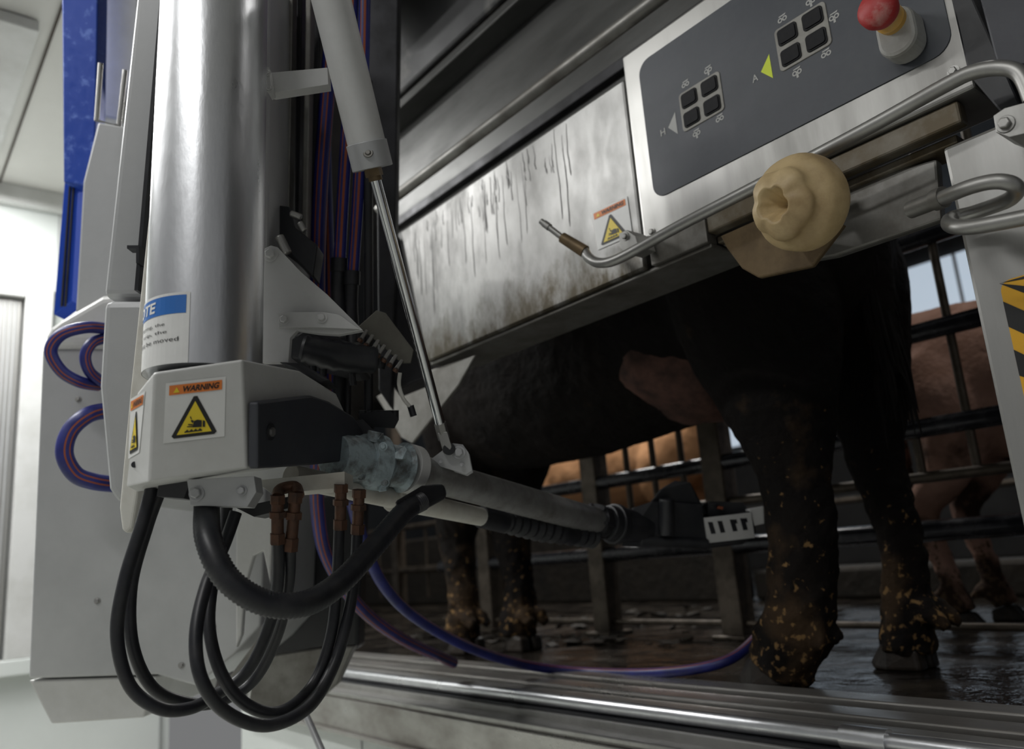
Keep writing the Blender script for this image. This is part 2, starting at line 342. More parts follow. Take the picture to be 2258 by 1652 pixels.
for gx,gz in ((-.825,1.140),(-.607,1.148)):
    mb=MB(); mb.prism(rr(gx-.049,gx+.049,gz-.041,gz+.041,.008,YF-.004),V((0,.003,0)))
    fr=build(mb,'button_frame',[FRAME],pn,.001)
    for ix in (-1,1):
        for iz in (-1,1):
            mb=MB(); mb.prism(rr(gx+ix*.0242-.0190,gx+ix*.0242+.0190,gz+iz*.0202-.0156,gz+iz*.0202+.0156,.006,YF-.0060),V((0,.004,0)))
            mb.prism(rr(gx+ix*.0242-.0160,gx+ix*.0242+.0160,gz+iz*.0202-.0128,gz+iz*.0202+.0128,.005,YF-.0080),V((0,.004,0)))
            build(mb,'button',[BTN],pn,.0006)
mb=MB()
def XZ(x,z,l=0): return V((x,YF-.0025-.0003*l,z))
def tri(x,z,m): mb.add([XZ(x-.012,z),XZ(x+.009,z+.024),XZ(x+.009,z-.024)],[(0,1,2)],m)
tri(-.897,1.128,0); tri(-.681,1.13,1)
def glyph(x,z,k):
    for a in (-1,1):
        n=10; r_=.0048
        vs=[XZ(x+a*.0045+r_*math.cos(t*6.283/n),z+r_*math.sin(t*6.283/n)) for t in range(n)]+[XZ(x+a*.0045+r_*.5*math.cos(t*6.283/n),z+r_*.5*math.sin(t*6.283/n)) for t in range(n)]
        mb.add(vs,[(t,(t+1)%n,n+(t+1)%n,n+t) for t in range(n)],0)
    mb.add([XZ(x-.006,z+.006),XZ(x+.006,z+.006),XZ(x+.008,z+.009),XZ(x-.006,z+.008)],[(0,1,2,3)],0)
    if k: mb.add([XZ(x-.002,z-.010),XZ(x+.002,z-.010),XZ(x+.002,z-.003),XZ(x-.002,z-.003)],[(0,1,2,3)],0)
for gx,gz in ((-.825,1.140),(-.607,1.148)):
    for a,b,k in ((-.03,.054,0),(.025,.054,1),(-.02,-.056,1),(.035,-.053,0)): glyph(gx+a,gz+b,k)
glyph(-.548,1.15,1)
def txt(s,x,z,w,h,m=0):
    def f(u,v,l): return XZ(x+u*w,z+v*h,1)
    dtext(mb,f,s,0,0,1,1,0,m)
txt("H",-.929,1.118,.012,.014); txt("A",-.712,1.118,.012,.014)
build(mb,'printed_marking',[INKW,LIME],pn,recalc=False)
e=V((-.446,YF-.002,1.052))
mb=MB(); mb.prism(rr(e.x-.028,e.x+.030,e.z-.046,e.z+.032,.027,e.y-.040),V((0,.040,0))); es=build(mb,'emergency_stop',[GREY],cb,.006,label='faded red emergency stop knob on a grey rounded box')
k0=V((e.x+.001,e.y-.040,e.z+.010))
mb=MB(); mb.lathe(k0,(0,-1,0),[(0,.021),(.010,.022),(.016,.017),(.026,.016)]); build(mb,'yellow_collar',[YELP],es)
mb=MB(); mb.lathe(k0+V((0,-.024,.002)),(0,-1,0),[(0,.016),(.004,.025),(.014,.0285),(.026,.028),(.034,.022),(.038,.010),(.039,.0)],seg=28); build(mb,'stop_knob',[RED],es)
warning(cb,onY(1318,552,BY-.001),onY(1395,518,BY-.001),onY(1383,432,BY-.001),onY(1304,470,BY-.001),'warning label with hand in yellow triangle')
for px,py in ((2103,158),(1438,512)):
    mb=MB(); mb.bolt(onY(px,py,YF),(0,-1,0),.006); build(mb,'housing_screw',[STEEL],cb)
mb=MB(); mb.rod(V((-2.05,BY-.005,1.415)),V((.3,BY-.005,1.415)),.016); build(mb,'top_tube',[STEELD],cb)

TY=1.13
hr=root('tube_handrail','bent stainless tube under the control panel','handrail',onY(1500,500,TY))
mb=MB(); mb.sweep([onY(x,y,TY) for x,y in ((1288,553),(1300,570),(1325,580),(1370,568),(1500,497),(1640,425),(1900,290),(2090,185),(2150,158),(2210,150),(2250,165),(2275,220))],.0105,0,14,5)
build(mb,'tube',[STEEL],hr)
mb=MB(); mb.rod(onY(1193,488,TY-.04),onY(1245,528,TY-.02),.0065,0); mb.rod(onY(1240,524,TY-.02),onY(1290,555,TY),.0115,1,r2=.0135); mb.rod(onY(1200,493,TY-.037),onY(1212,502,TY-.033),.008,0)
build(mb,'handle',[STEEL,RUST],hr)
mb=MB(); mb.prism([onY(x,y,TY+.01) for x,y in ((1365,515),(1382,507),(1400,520),(1408,545),(1380,560),(1366,545))],V((0,.05,0))); mb.bolt(onY(1380,522,TY+.01),(0,-1,0),.006); build(mb,'bracket',[STEEL],hr,.002)

bc=onY(1765,448,1.10); br=.0745
ax=(RIGHT*-.80+FW*-.52+DOWN*.14).normalized()
prof=[]
for k in range(73):
    a=math.pi*k/72; t=-math.cos(a); r=math.sin(a)
    lob=1-.13*abs(math.cos(a*3.0))**8 if .25<a<2.9 else 1
    r_=r*br*lob*1.01; tt=t*br*.98
    if a>2.75: tt=br*.9-(a-2.75)*br*1.35
    prof.append((tt,r_))
mb=MB(); mb.lathe(bc,ax,prof,0,56)
for i,v in enumerate(mb.v):
    dd=v-bc; h=dd.dot(ax); rad=dd-ax*h
    n=ax.orthogonal().normalized(); b=ax.cross(n); an=math.atan2(rad.dot(b),rad.dot(n))
    w=max(0,min(1,(h/br-.2)/.6)); mb.v[i]=bc+ax*h+rad*(1-.15*w*abs(math.cos(an*2.5))**6)+noise.noise_vector(v*22)*.0022
build(mb,'rubber_ball',[WAX],label='yellowed lobed rubber ball stop hanging under the control panel',cat='ball stop',sharp=3)
mb=MB(); mb.prism([onY(x,y,1.16) for x,y in ((1588,520),(1600,545),(1635,592),(1672,613),(1790,588),(1822,545),(1860,495),(1700,470))],V((0,.012,0)))
mb.rod(onY(1765,448,1.15),onY(1800,420,1.2),.014)
build(mb,'gusset_plate',[RUST],cb,.003,label='brown stained gusset plate')
mb=MB(); mb.prism([onY(x,y,1.24) for x,y in ((1700,590),(1840,565),(2075,485),(2065,350),(1880,400),(1590,540))],V((0,.02,0))); build(mb,'underside_plate',[STEELD],cb,.004)

pt=root('support_post','stainless post with black and yellow hazard tape','post',(-.34,1.23,0))
mb=MB(); mb.box(-.432,-.22,1.2,1.27,.012,.860); build(mb,'post_body',[STEEL],pt,.006)
mb=MB(); x0,x1,z0,z1=-.396,-.30,.445,.640
mb.prism(rr(x0,x1,z0,z1,.015,1.1975),V((0,.002,0)),0)
k=z0-.09
while k<z1:
    pts=[(x0,k+.085),(x1,k),(x1,k+.036),(x0,k+.121)]
    pts=[(x,min(max(z,z0+.002),z1-.002)) for x,z in pts]
    mb.add([V((x,1.1968,z)) for x,z in pts],[(0,1,2,3)],1); k+=.068
build(mb,'hazard_tape',[HAZ,INKK],pt,recalc=False)
mb=MB(); mb.prism([onY(x,y,1.12) for x,y in ((2190,255),(2215,238),(2300,215),(2300,285),(2225,303),(2196,292))],V((0,.06,0))); mb.bolt(onY(2218,274,1.12),(0,-1,0),.008); build(mb,'hinge_bracket',[STEEL],pt,.003)
mb=MB(); mb.sweep([onY(x,y,Y) for x,y,Y in ((2012,462,1.14),(2070,440,1.12),(2140,412,1.09),(2200,400,1.08),(2240,412,1.09),(2225,440,1.12),(2150,468,1.15),(2098,482,1.14),(2098,498,1.10),(2150,500,1.08),(2270,478,1.08))],.010,0,14,6)
build(mb,'tube_loop',[STEEL],pt)
mb=MB(); mb.rod(onY(2008,463,1.14),onY(2062,442,1.125),.0125); mb.rod(onY(2062,442,1.125),onY(2082,434,1.12),.015); build(mb,'latch_handle',[STEELD],pt)
mb=MB(); mb.prism([onY(x,y,1.19) for x,y in ((2088,-40),(2130,-40),(2260,250),(2275,330),(2190,230),(2135,165))],V((0,.1,0)))
mb.prism([onY(x,y,1.14) for x,y in ((2150,-40),(2300,-60),(2300,140),(2200,150))],V((0,.12,0)),1)
build(mb,'side_bracket',[BLACK,PANELK],cb,.003,label='black bracket beside the control panel')

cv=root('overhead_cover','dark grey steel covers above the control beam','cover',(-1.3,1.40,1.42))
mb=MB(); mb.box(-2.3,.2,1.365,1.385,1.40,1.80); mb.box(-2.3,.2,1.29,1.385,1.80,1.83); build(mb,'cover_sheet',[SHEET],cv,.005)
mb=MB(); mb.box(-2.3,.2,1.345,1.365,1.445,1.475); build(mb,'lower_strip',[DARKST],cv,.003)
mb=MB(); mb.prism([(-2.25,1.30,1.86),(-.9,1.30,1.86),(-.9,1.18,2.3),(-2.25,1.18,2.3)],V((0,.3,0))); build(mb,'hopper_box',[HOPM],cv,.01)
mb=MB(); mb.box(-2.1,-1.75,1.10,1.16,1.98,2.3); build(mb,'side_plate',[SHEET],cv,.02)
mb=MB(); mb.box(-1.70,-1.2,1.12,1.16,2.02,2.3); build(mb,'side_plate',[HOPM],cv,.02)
mb=MB(); mb.prism([onY(x,y,1.22) for x,y in ((830,875),(895,835),(1048,783),(1010,850),(908,978),(885,965))],V((0,.01,0))); build(mb,'end_gusset',[STEELD],cb,.002,label='grey triangular sheet at the beam end')

# ================================================================ ROBOT
rb=root('milking_robot','stainless and grey milking robot with articulated arm reaching under the cow','milking robot',P(430,1500,1.5))
mb=MB(); mb.slab([(310,-120),(592,-120),(588,653),(225,655)],1.38,.34); build(mb,'upper_casing',[GREYP],rb,.012,seg=3)
mb=MB(); mb.slab([(226,660),(588,660),(585,1000),(310,1090),(258,1113),(236,1078),(215,850)],1.36,.3); build(mb,'lower_casing',[GREYP],rb,.014,seg=3)
mb=MB(); mb.slab([(362,-120),(371,-120),(304,640),(296,640)],1.34,.02); mb.slab([(280,541),(306,541),(306,580),(300,580),(300,548),(280,548)],1.33,.02); build(mb,'casing_seam',[BLACK],rb)
mb=MB(); mb.slab([(372,-120),(420,-120),(330,860),(302,1100),(292,1165),(280,1177),(268,1170),(262,1120),(285,870),(345,300)],1.24,.05); build(mb,'guard_strip',[RUBW],rb,.012,seg=3)
A0=P(449,830,1.07); A1=P(479,-150,1.225); colr=.0745
mb=MB(); mb.rod(A0,A1,colr,0,96); col=build(mb,'column',[STEELC],rb)
axv=(A1-A0).normalized(); e1=(CAM+V((0,0,.3))-A0); e1=(e1-axv*e1.dot(axv)).normalized(); e2=RIGHT-axv*RIGHT.dot(axv); e2=(e2-e1*e2.dot(e1)).normalized()
def cmap(u,v,l):
    a=math.radians(-150+u*136); return A0+axv*(.0+v*.092)+(e1*math.cos(a)+e2*math.sin(a))*(colr+.0008+.0004*l)
mb=MB(); drect(mb,cmap,0,0,1,1,0,0,24); drect(mb,cmap,0.02,.70,.975,.96,1,1,24)
dtext(mb,cmap,"NOTE",.36,.75,.72,.91,2,0,.01,.03)
dtext(mb,cmap,"Before powering, the",.22,.53,.82,.59,2,2,0,0); dtext(mb,cmap,"safety trip, the",.34,.42,.84,.48,2,2,0,0); dtext(mb,cmap,"arm must be moved",.30,.31,.93,.37,2,2,0,0)
build(mb,'note_sticker',[PAPER,BLUEV,INKK],col,recalc=False,label='white label with blue NOTE header')
for a,b,w,mm in ((588,640,0,0),(648,660,0,1),(668,680,0,0),(686,700,0,1)):
    mb=MB(); mb.slab([(a+8,-120),(b+8,-120),(b-4,560),(a-4,560)],1.50 if mm==0 else 1.55,.03,0)
    build(mb,'lift_rail',[(STEELD,DARKST)[mm]],rb,.002)
mb=MB(); mb.slab([(600,-120),(705,-120),(700,620),(600,620)],1.66,.02,0); build(mb,'rail_back_plate',[DARKST],rb,.002)
mb=MB(); mb.slab([(584,150),(597,160),(722,149),(724,186),(600,205),(590,202)],1.28,.02); mb.slab([(584,150),(592,147),(600,200),(592,206)],1.26,.02); mb.bolt(P(590,160,1.26),-FWH,.004); mb.bolt(P(594,196,1.26),-FWH,.004); build(mb,'strut_bracket',[WHITE],rb,.002)
mb=MB(); mb.slab([(583,548),(597,541),(612,545),(664,600),(722,650),(800,728),(745,738),(700,735),(655,728),(640,745),(636,800),(578,800)],1.26,.012); mb.bolt(P(597,562,1.26),-FWH,.008)
build(mb,'triangular_bracket',[WHITE],rb,.002)
mb=MB(); mb.slab([(612,692),(640,688),(712,688),(748,694),(792,726),(700,722),(614,722)],1.245,.008); mb.bolt(P(627,705,1.245),-FWH,.006); mb.bolt(P(710,701,1.245),-FWH,.006); build(mb,'bracket_plate',[WHITE],rb,.002)
h0=P(340,822,.975); fa=P(535,793,1.0); h3=P(328,1062,.985)
nf=(fa-h0).cross(h3-h0); fc=onplane(545,1033,h0,nf)
h4=P(303,868,1.01); nc=(h3-h0).cross(h4-h0); h5=onplane(279,1074,h0,nc)
fb=P(770,920,1.35); fn=(fb-fa).cross(fc-fa).normalized()
if fn.dot(CAM-fa)<0: fn=-fn
FP=lambda x,y: onplane(x,y,fa,fn)
back=[FP(662,818),FP(742,868),FP(768,925),FP(760,990),FP(725,1012)]
hp=[h0,fa,fc,h3,h4,h5,P(300,1085,1.10),P(360,815,1.15)]+back+[p+FWH*.05-RH*.05 for p in (back[0],back[1],back[3])]
mb=MB(); mb.hull(hp); hs=build(mb,'head_housing',[WHITE],rb,.003,seg=3)
cvp=[(543,886),(665,872),(705,885),(760,918),(782,950),(776,985),(735,1017),(660,1026),(543,1033)]
mb=MB(); mb.prism([FP(*p)+fn*.002 for p in cvp],fn*.014)
sdc=build(mb,'side_cover',[PANELK],hs,.003,label='dark grey plastic side cover')
q=FP(570,952)+fn*.016
mb=MB(); mb.lathe(q,fn,[(0,.011),(.002,.011)],0,20,False); mb.lathe(q+fn*.002,fn,[(0,.006),(.003,.006)],1,6,False); build(mb,'cover_screw',[BLACK,STEEL],sdc)
hq=lambda x,y: onplane(x,y,h0,nf)
hq2=lambda x,y: onplane(x,y,h0,nc)
warning(hs,hq(360,978),hq(495,962),hq(498,830),hq(366,845),'white warning label with orange header and yellow triangle')
warning(hs,hq2(284,1012),hq2(308,998),hq2(321,862),hq2(289,880),'white warning label on the angled corner')
mb=MB(); mb.lathe(hq2(297,1025),-FWH,[(0,.004),(.0015,.004)],0,12,False); build(mb,'housing_hole',[BLACK],hs)
mb=MB(); mb.slab([(612,797),(665,800),(728,838),(700,845),(650,812)],1.24,.06); mb.slab([(642,745),(668,728),(700,730),(790,760),(800,815),(770,820),(690,800),(640,790)],1.38,.08); build(mb,'black_hood',[BLACK],rb,.004)
mb=MB(); mb.sweep([P(665,768,1.35),P(740,785,1.36),P(830,795,1.38)],[.022,.026,.022],0,24,res=7,corr=.05)
mb.hull([P(x,y,d) for x,y in ((650,742),(745,742),(790,790),(660,780)) for d in (1.365,1.40)])
for a,b,c,d_ in ((690,745,690,860),(715,750,712,830),(770,770,778,850)): mb.rod(P(a,b,1.40),P(c,d_,1.40),.007,0,10)
build(mb,'bellows',[RUB],rb)
jc=[(735,1005,1.28,.034),(790,1015,1.33,.040),(800,1018,1.34,.047),(840,1022,1.36,.047),(848,1024,1.365,.036),(880,1030,1.385,.036),(886,1031,1.39,.044),(892,1032,1.393,.040)]
mb=MB(); mb.sweep([P(a,b,c) for a,b,c,r in jc],[r for a,b,c,r in jc],0,20,smooth=False)
for a,b in ((800,975),(835,970),(805,1060),(845,1068),(870,1000),(815,1000),(850,1040)): 
    c=P(a,b,1.335); mb.hull([c+V((random.uniform(-.016,.016),random.uniform(-.016,.016),random.uniform(-.013,.013))) for _ in range(12)])
mb.rod(P(822,975,1.33),P(828,965,1.33)+V((0,0,.01)),.012)
for a,b in ((795,990),(797,1050),(845,985),(850,1065)): mb.bolt(P(a,b,1.30),-FWH,.005)
build(mb,'joint_casting',[CAST],rb,.002)
mb=MB(); a=P(893,1032,1.395);b=P(912,1037,1.41); mb.rod(a,b,.043,0,32); mb.bolt(a+(b-a)+V((0,0,.03)),(b-a)*-1,.005); build(mb,'joint_disc',[WHITE],rb,.003)
T0=P(905,1036,1.405);T1=P(1318,1150,1.86); tv=(T1-T0).normalized()
mb=MB(); mb.rod(T0,T1,.0305,0,32); arm=build(mb,'arm_tube',[TUBEM],rb)
for t,r in ((.0,.036),(1.0,.039)):
    mb=MB(); c=T0.lerp(T1,t); mb.rod(c-tv*.012,c+tv*.012,r,0,32)
    if t: 
        for k in range(6):
            an=k*1.047; n=tv.orthogonal().normalized(); b=tv.cross(n); c=T1+(n*math.cos(an)+b*math.sin(an))*.036; mb.rod(c-tv*.02,c+tv*.03,.005,0,8)
    build(mb,'tube_flange',[DARKST],arm)
mb=MB()
for off in (-.014,.012):
    s=FWH*off; mb.prism([P(x,y,1.44)+s for x,y in ((943,1022),(985,990),(1000,980),(1022,983),(1034,1000),(1042,1040),(1030,1048))],FWH*.005)
mb.bolt(P(1012,998,1.42),-FWH,.008); mb.bolt(P(1018,1026,1.42),-FWH,.003); mb.bolt(P(972,1020,1.42),-FWH,.003)
build(mb,'clevis_bracket',[GREYP],arm,.002)
S0=P(716,-60,1.20);S1=P(822,372,1.27);S2=P(976,955,1.42); sv=(S1-S0).normalized()
mb=MB(); mb.rod(S0,S0.lerp(S1,.86),.0295,0,48); st=build(mb,'pneumatic_cylinder',[WHITE],rb)
mb=MB(); mb.rod(S0.lerp(S1,.86),S1,.0320,0,48); q=P(812,338,1.235); mb.lathe(q,-FWH,[(0,.008),(.002,.008),(.002,.004),(.004,.004)],1,16,False); build(mb,'end_cap',[GREYP,STEELD],st,.002)
mb=MB(); mb.rod(S1,S1+sv*.012,.014,0,6); mb.rod(S1+sv*.012,S1+sv*.019,.011); build(mb,'gland_nut',[RUST],st)
mb=MB(); mb.rod(S1+sv*.015,S2,.0090,0,24); build(mb,'piston_rod',[CHROME],st)
mb=MB(); mb.rod(S2-(S2-S1).normalized()*.02,S2+(S2-S1).normalized()*.012,.011,0,6); mb.hull([P(x,y,dd) for x,y in ((964,955),(986,952),(996,985),(990,1000),(978,1000)) for dd in (1.41,1.43)]); mb.rod(P(990,990,1.41),P(990,990,1.45),.011,1); build(mb,'rod_end',[STEEL,BLACK],st,.001)
mb=MB(); a=P(640,1050,1.22);b=P(1070,1142,1.62); mb.rod(a,a.lerp(b,.55),.018); mb.rod(a.lerp(b,.52),b,.020,r2=.018); mb.rod(b,b.lerp(a,-.03),.021); mb.rod(a.lerp(b,.45),a.lerp(b,.56),.024); build(mb,'lower_link',[RUBW],rb,.001)
mb=MB(); mb.sweep([P(1085,1145,1.64),P(1190,1165,1.74),P(1310,1185,1.85)],[.019,.027,.024],0,24,res=14,corr=.10); mb.rod(P(1060,1140,1.61),P(1110,1152,1.66),.022); build(mb,'link_bellows',[RUB],rb)
mb=MB()
mb.rod(P(1338,1152,1.87),P(1420,1165,1.93),.040,0,24);mb.rod(P(1350,1155,1.88),P(1362,1157,1.89),.047,0,24)
mb.hull([P(x,y,d) for x,y,d in ((1395,1120,1.9),(1440,1105,1.9),(1550,1112,1.93),(1560,1200,1.93),(1520,1208,1.93),(1370,1205,1.88),(1395,1120,2.02),(1550,1110,2.06),(1555,1195,2.06),(1380,1195,2.02))])
mb.hull([P(x,y,d) for x,y,d in ((1432,1110,1.92),(1455,1080,1.92),(1488,1060,1.93),(1522,1064,1.93),(1545,1110,1.94),(1560,1135,1.95),(1432,1110,2.0),(1462,1075,2.0),(1520,1065,2.02),(1560,1135,2.02))])
mb.rod(P(1470,1100,1.90),P(1470,1180,1.90),.018,0,16); mb.rod(P(1410,1190,1.90),P(1560,1200,1.93),.014,0,12)
gp=build(mb,'gripper_body',[BLACK],rb,.005,label='black plastic gripper body')
mb=MB(); mb.slab([(1545,1150),(1660,1125),(1668,1175),(1640,1200),(1560,1210)],1.95,.08); mb.slab([(1560,1105),(1640,1108),(1660,1140),(1560,1145)],1.98,.06); build(mb,'teat_cup_tray',[BLACK],gp,.004)
mb=MB(); f=quadmap(P(1560,1198,1.925),P(1664,1186,1.945),P(1656,1130,1.945),P(1552,1142,1.925))
mb.prism([f(0,0,0),f(1,0,0),f(1,1,0),f(0,1,0)],FWH*.008)
for u in (.10,.30,.56,.78): dpoly(mb,f,[(u,.34),(u+.10,.34),(u+.065,.80),(u-.035,.82)],1,1)
for u in (.66,.88): dpoly(mb,f,[(u-.04,.64),(u+.02,.64),(u+.01,.80),(u-.05,.80)],1,1)
build(mb,'slotted_plate',[WHITE,BLACK],gp,.0,recalc=False)
mb=MB(); mb.slab([(1650,1122),(1684,1116),(1686,1155),(1664,1160)],1.95,.03); build(mb,'end_block',[WHITE],gp,.002)
mb=MB(); mb.slab([(1584,1116),(1595,1118),(1594,1124),(1582,1122)],1.96,.01); build(mb,'orange_marker',[ORL],gp)
mb=MB(); mb.slab([(412,1058),(560,1050),(565,1085),(545,1118),(420,1115)],1.03,.03); mb.slab([(350,1062),(420,1062),(405,1100),(345,1095)],1.06,.05,1)
mb.bolt(P(434,1088,1.03),-FWH,.007); mb.bolt(P(533,1082,1.03),-FWH,.005); mb.slab([(560,1060),(760,1040),(760,1075),(600,1090)],1.2,.06,2); mb.slab([(520,1120),(640,1095),(640,1120),(560,1140)],1.15,.05,1)
build(mb,'lower_mount',[GREYP,BLACK,RUBW],rb,.003)
for i,(x,y,x2,y2,d) in enumerate(((612,1092,612,1200,1.12),(652,1085,640,1215,1.13),(752,1068,750,1168,1.2),(792,1080,788,1178,1.22))):
    mb=MB(); a=P(x,y,d);b=P(x2,y2,d); mb.rod(a,b,.0085); mb.rod(a,a.lerp(b,.18),.0108,0,6); mb.rod(a.lerp(b,.34),a.lerp(b,.46),.0122,0,6); mb.rod(a.lerp(b,.78),b,.0108,0,6)
    if i==1: mb.sweep([P(612,1098,1.12),P(618,1080,1.14),P(650,1074,1.15),P(658,1092,1.13)],.0085,0,12)
    build(mb,'hose_fitting',[BRASS],rb)
mb=MB(); mb.slab([(790,720),(830,684),(850,690),(912,772),(906,800),(885,800)],1.42,.006)
build(mb,'valve_plate',[OLIVE],rb,.001)
mb=MB()
for k in range(7):
    x=800+k*13;y=742+k*11; mb.rod(P(x+8,y-12,1.40),P(x-4,y+6,1.38),.0035,0,10); mb.rod(P(x-4,y+6,1.38),P(x-8,y+12,1.38),.005,2,8)
for k in range(4): mb.rod(P(780+k*18,800+k*4,1.4),P(785+k*18,770+k*5,1.4),.012,1,16)
build(mb,'valve_block',[STEEL,BLACK,BRASS],rb)
mb=MB(); mb.sweep([P(882,822,1.40),P(880,850,1.40),P(890,880,1.40),P(908,900,1.41)],.0035,0,8); mb.rod(P(905,895,1.41),P(912,918,1.41),.006,1); build(mb,'white_tube',[RUBW,BLACK],rb)
mb=MB(); mb.hull([P(x,y,d) for x,y in ((790,912),(860,905),(880,925),(870,945),(800,940)) for d in (1.45,1.5)]); mb.hull([P(x,y,d) for x,y in ((770,930),(800,925),(830,955),(780,965)) for d in (1.38,1.45)])
for k in range(6): mb.rod(P(800+k*14,905,1.46),P(800+k*14,925,1.46),.008,0,10)
mb.rod(P(812,180,1.5),P(813,920,1.5),.0085); mb.rod(P(748,800,1.48),P(742,985,1.46),.010); mb.rod(P(766,790,1.5),P(764,985,1.48),.008)
build(mb,'guide_rod',[BLACK],rb)
mb=MB(); mb.slab([(600,450),(640,455),(650,500),(700,540),(690,610),(640,560),(600,530)],1.45,.05)
mb.rod(P(615,520,1.4),P(635,560,1.4),.008,1); mb.rod(P(640,470,1.42),P(665,480,1.42),.006,1); mb.rod(P(660,490,1.42),P(672,510,1.42),.006,1)
build(mb,'cable_clamp',[BLACK,STEEL],rb,.003)
mb=MB(); mb.slab([(700,-120),(880,-120),(872,520),(862,900),(835,860),(830,300),(720,-20)],1.95,.05); build(mb,'back_frame',[DARKST],rb,.004)
mb=MB(); mb.slab([(835,540),(880,520),(945,830),(870,860)],2.0,.1); build(mb,'rear_cover',[DARKST],rb,.004)

cbn=root('equipment_cabinet','pale grey equipment cabinet with rounded top edge on the wall side','cabinet',P(300,1590,1.9))
mb=MB(); mb.slab([(93,770),(600,762),(575,1380),(520,1440),(432,1513),(345,1488),(62,1497)],1.78,.45); build(mb,'cabinet_body',[GREYP],cbn,.006,seg=3)
mb=MB(); mb.slab([(62,1500),(346,1491),(318,1583),(112,1597)],1.79,.42); build(mb,'skirt',[WHITE],cbn,.005)
mb=MB(); mb.slab([(94,765),(96,738),(108,718),(130,702),(222,648),(330,640),(330,765)],1.76,.4); build(mb,'top_cover',[WHITE],cbn,.02,seg=4)
for x,y in ((173,880),(400,1467),(470,1382),(215,1325)):
    mb=MB(); mb.bolt(P(x,y,1.78),-FWH,.005); build(mb,'cabinet_screw',[STEEL],cbn)
mb=MB(); mb.slab([(215,268),(300,282),(300,655),(165,690),(182,400)],1.9,.3); build(mb,'rear_panel',[GREYP],cbn,.006)
mb=MB(); mb.sweep([P(222,140,1.8),P(213,266,1.8),P(262,277,1.8),P(276,155,1.8)],.0055,0,10,smooth=False); build(mb,'grab_handle',[STEEL],cbn)
mb=MB(); mb.slab([(215,255),(262,265),(310,120),(300,-120),(222,-120)],2.1,.2); build(mb,'upper_rear_panel',[WHITE],cbn,.006)
sp=root('base_frame','grey steel base frame and plates beside the cabinet','frame',P(660,1550,1.8))
mb=MB(); mb.slab([(520,1110),(602,1118),(596,1290),(580,1215),(560,1225),(540,1290),(532,1400),(520,1430)],1.70,.02); build(mb,'curved_plate',[WHITE],sp,.003)
mb=MB(); mb.slab([(590,1090),(800,1090),(790,1430),(700,1470),(585,1500)],2.25,.1); build(mb,'cavity_shade_sheet',[BLACK],sp,.01)  # black sheet painting the darkness of the open cavity behind the hoses
mb=MB(); mb.slab([(565,1450),(700,1430),(780,1425),(742,1510),(680,1565),(545,1570)],1.9,.05); build(mb,'base_plate',[STEELD],sp,.004)
mb=MB(); mb.slab([(500,1500),(590,1380),(600,1400),(530,1540)],1.77,.01); build(mb,'angled_plate',[STEELD],sp,.002)
mb=MB(); mb.rod(P(668,1562,1.75),P(716,1670,1.68),.0075); build(mb,'drain_tube',[GREYP],sp)

bb=root('blue_support_beam','bright blue painted steel beam with water specks','beam',P(140,690,2.0))
mb=MB(); mb.slab([(135,-150),(217,-150),(214,60),(207,412),(140,402)],2.0,.05); build(mb,'beam_cover',[BLUEM],bb,.003)
mb=MB(); mb.slab([(142,400),(172,405),(158,664),(118,694)],2.03,.05)
build(mb,'beam_profile',[BLUE2],bb,.002)
mb=MB(); 
for a in (152,160): mb.slab([(a,405),(a+3,405),(a-15,674),(a-19,676)],2.025,.004)
build(mb,'profile_groove',[DARKST],bb)

# ================================================================ HOSES
def hose(name,pts,r,label,mats=(RUB,),corr=None,res=8,stripes=None,cuffs=(),grp=None,seg=14):
    q=[P(*p) for p in pts]
    mb=MB(); mb.sweep(q,r,0,seg,res,stripes=stripes,corr=corr)
    for (a,b,r_) in cuffs: mb.rod(P(*a),P(*b),r_,len(mats)-1,16)
    return build(mb,name,list(mats),label=label,cat='hose',group=grp,sharp=1.2)
bl='black rubber hose looping under the robot head'
g='black looped hoses'
hose('rubber_hose',[(335,1075,1.08),(315,1150,1.07),(275,1280,1.05),(258,1400,1.04),(285,1510,1.04),(350,1562,1.05),(420,1562,1.08),(480,1530,1.12),(545,1480,1.14),(590,1390,1.14),(612,1290,1.13),(614,1190,1.12)],.0085,bl,grp=g)
hose('rubber_hose',[(352,1085,1.1),(325,1160,1.1),(290,1290,1.09),(292,1420,1.08),(335,1515,1.09),(410,1550,1.12),(480,1548,1.16),(560,1500,1.19),(612,1400,1.18),(636,1290,1.15),(640,1205,1.13)],.0082,bl,grp=g)
hose('rubber_hose',[(520,1130,1.12),(495,1200,1.1),(455,1290,1.06),(432,1400,1.02),(445,1500,1.0),(500,1572,1.02),(590,1600,1.05),(680,1560,1.10),(735,1470,1.15),(765,1370,1.18),(782,1270,1.21),(788,1175,1.22)],.0085,bl,grp=g)
hose('rubber_hose',[(500,1120,1.16),(490,1200,1.13),(468,1290,1.1),(462,1390,1.07),(490,1490,1.05),(545,1555,1.06),(620,1570,1.09),(690,1510,1.14),(728,1410,1.17),(742,1300,1.19),(748,1165,1.2)],.0082,bl,grp=g)
hose('corrugated_hose',[(456,1118,1.06),(460,1190,1.0),(500,1275,.98),(580,1328,.99),(670,1332,1.02),(750,1285,1.09),(825,1205,1.18),(890,1130,1.28),(930,1105,1.32)],.0158,'thick black corrugated hose hanging below the robot head',corr=.05,res=20,seg=18)
mb=MB(); mb.hull([P(x,y,d) for x,y,d in ((868,1108,1.27),(900,1145,1.29),(985,1098,1.36),(982,1068,1.36),(930,1070,1.32),(868,1108,1.32),(900,1145,1.33),(985,1098,1.4),(960,1068,1.4))]); build(mb,'hose_cuff',[BLACK],rb,.006)
gb='blue milk hoses'
def bhose(pts,r,label,st): return hose('milk_hose',pts,r,label,(BLUEH,ORST),stripes={k:1 for k in st},grp=gb,seg=32)
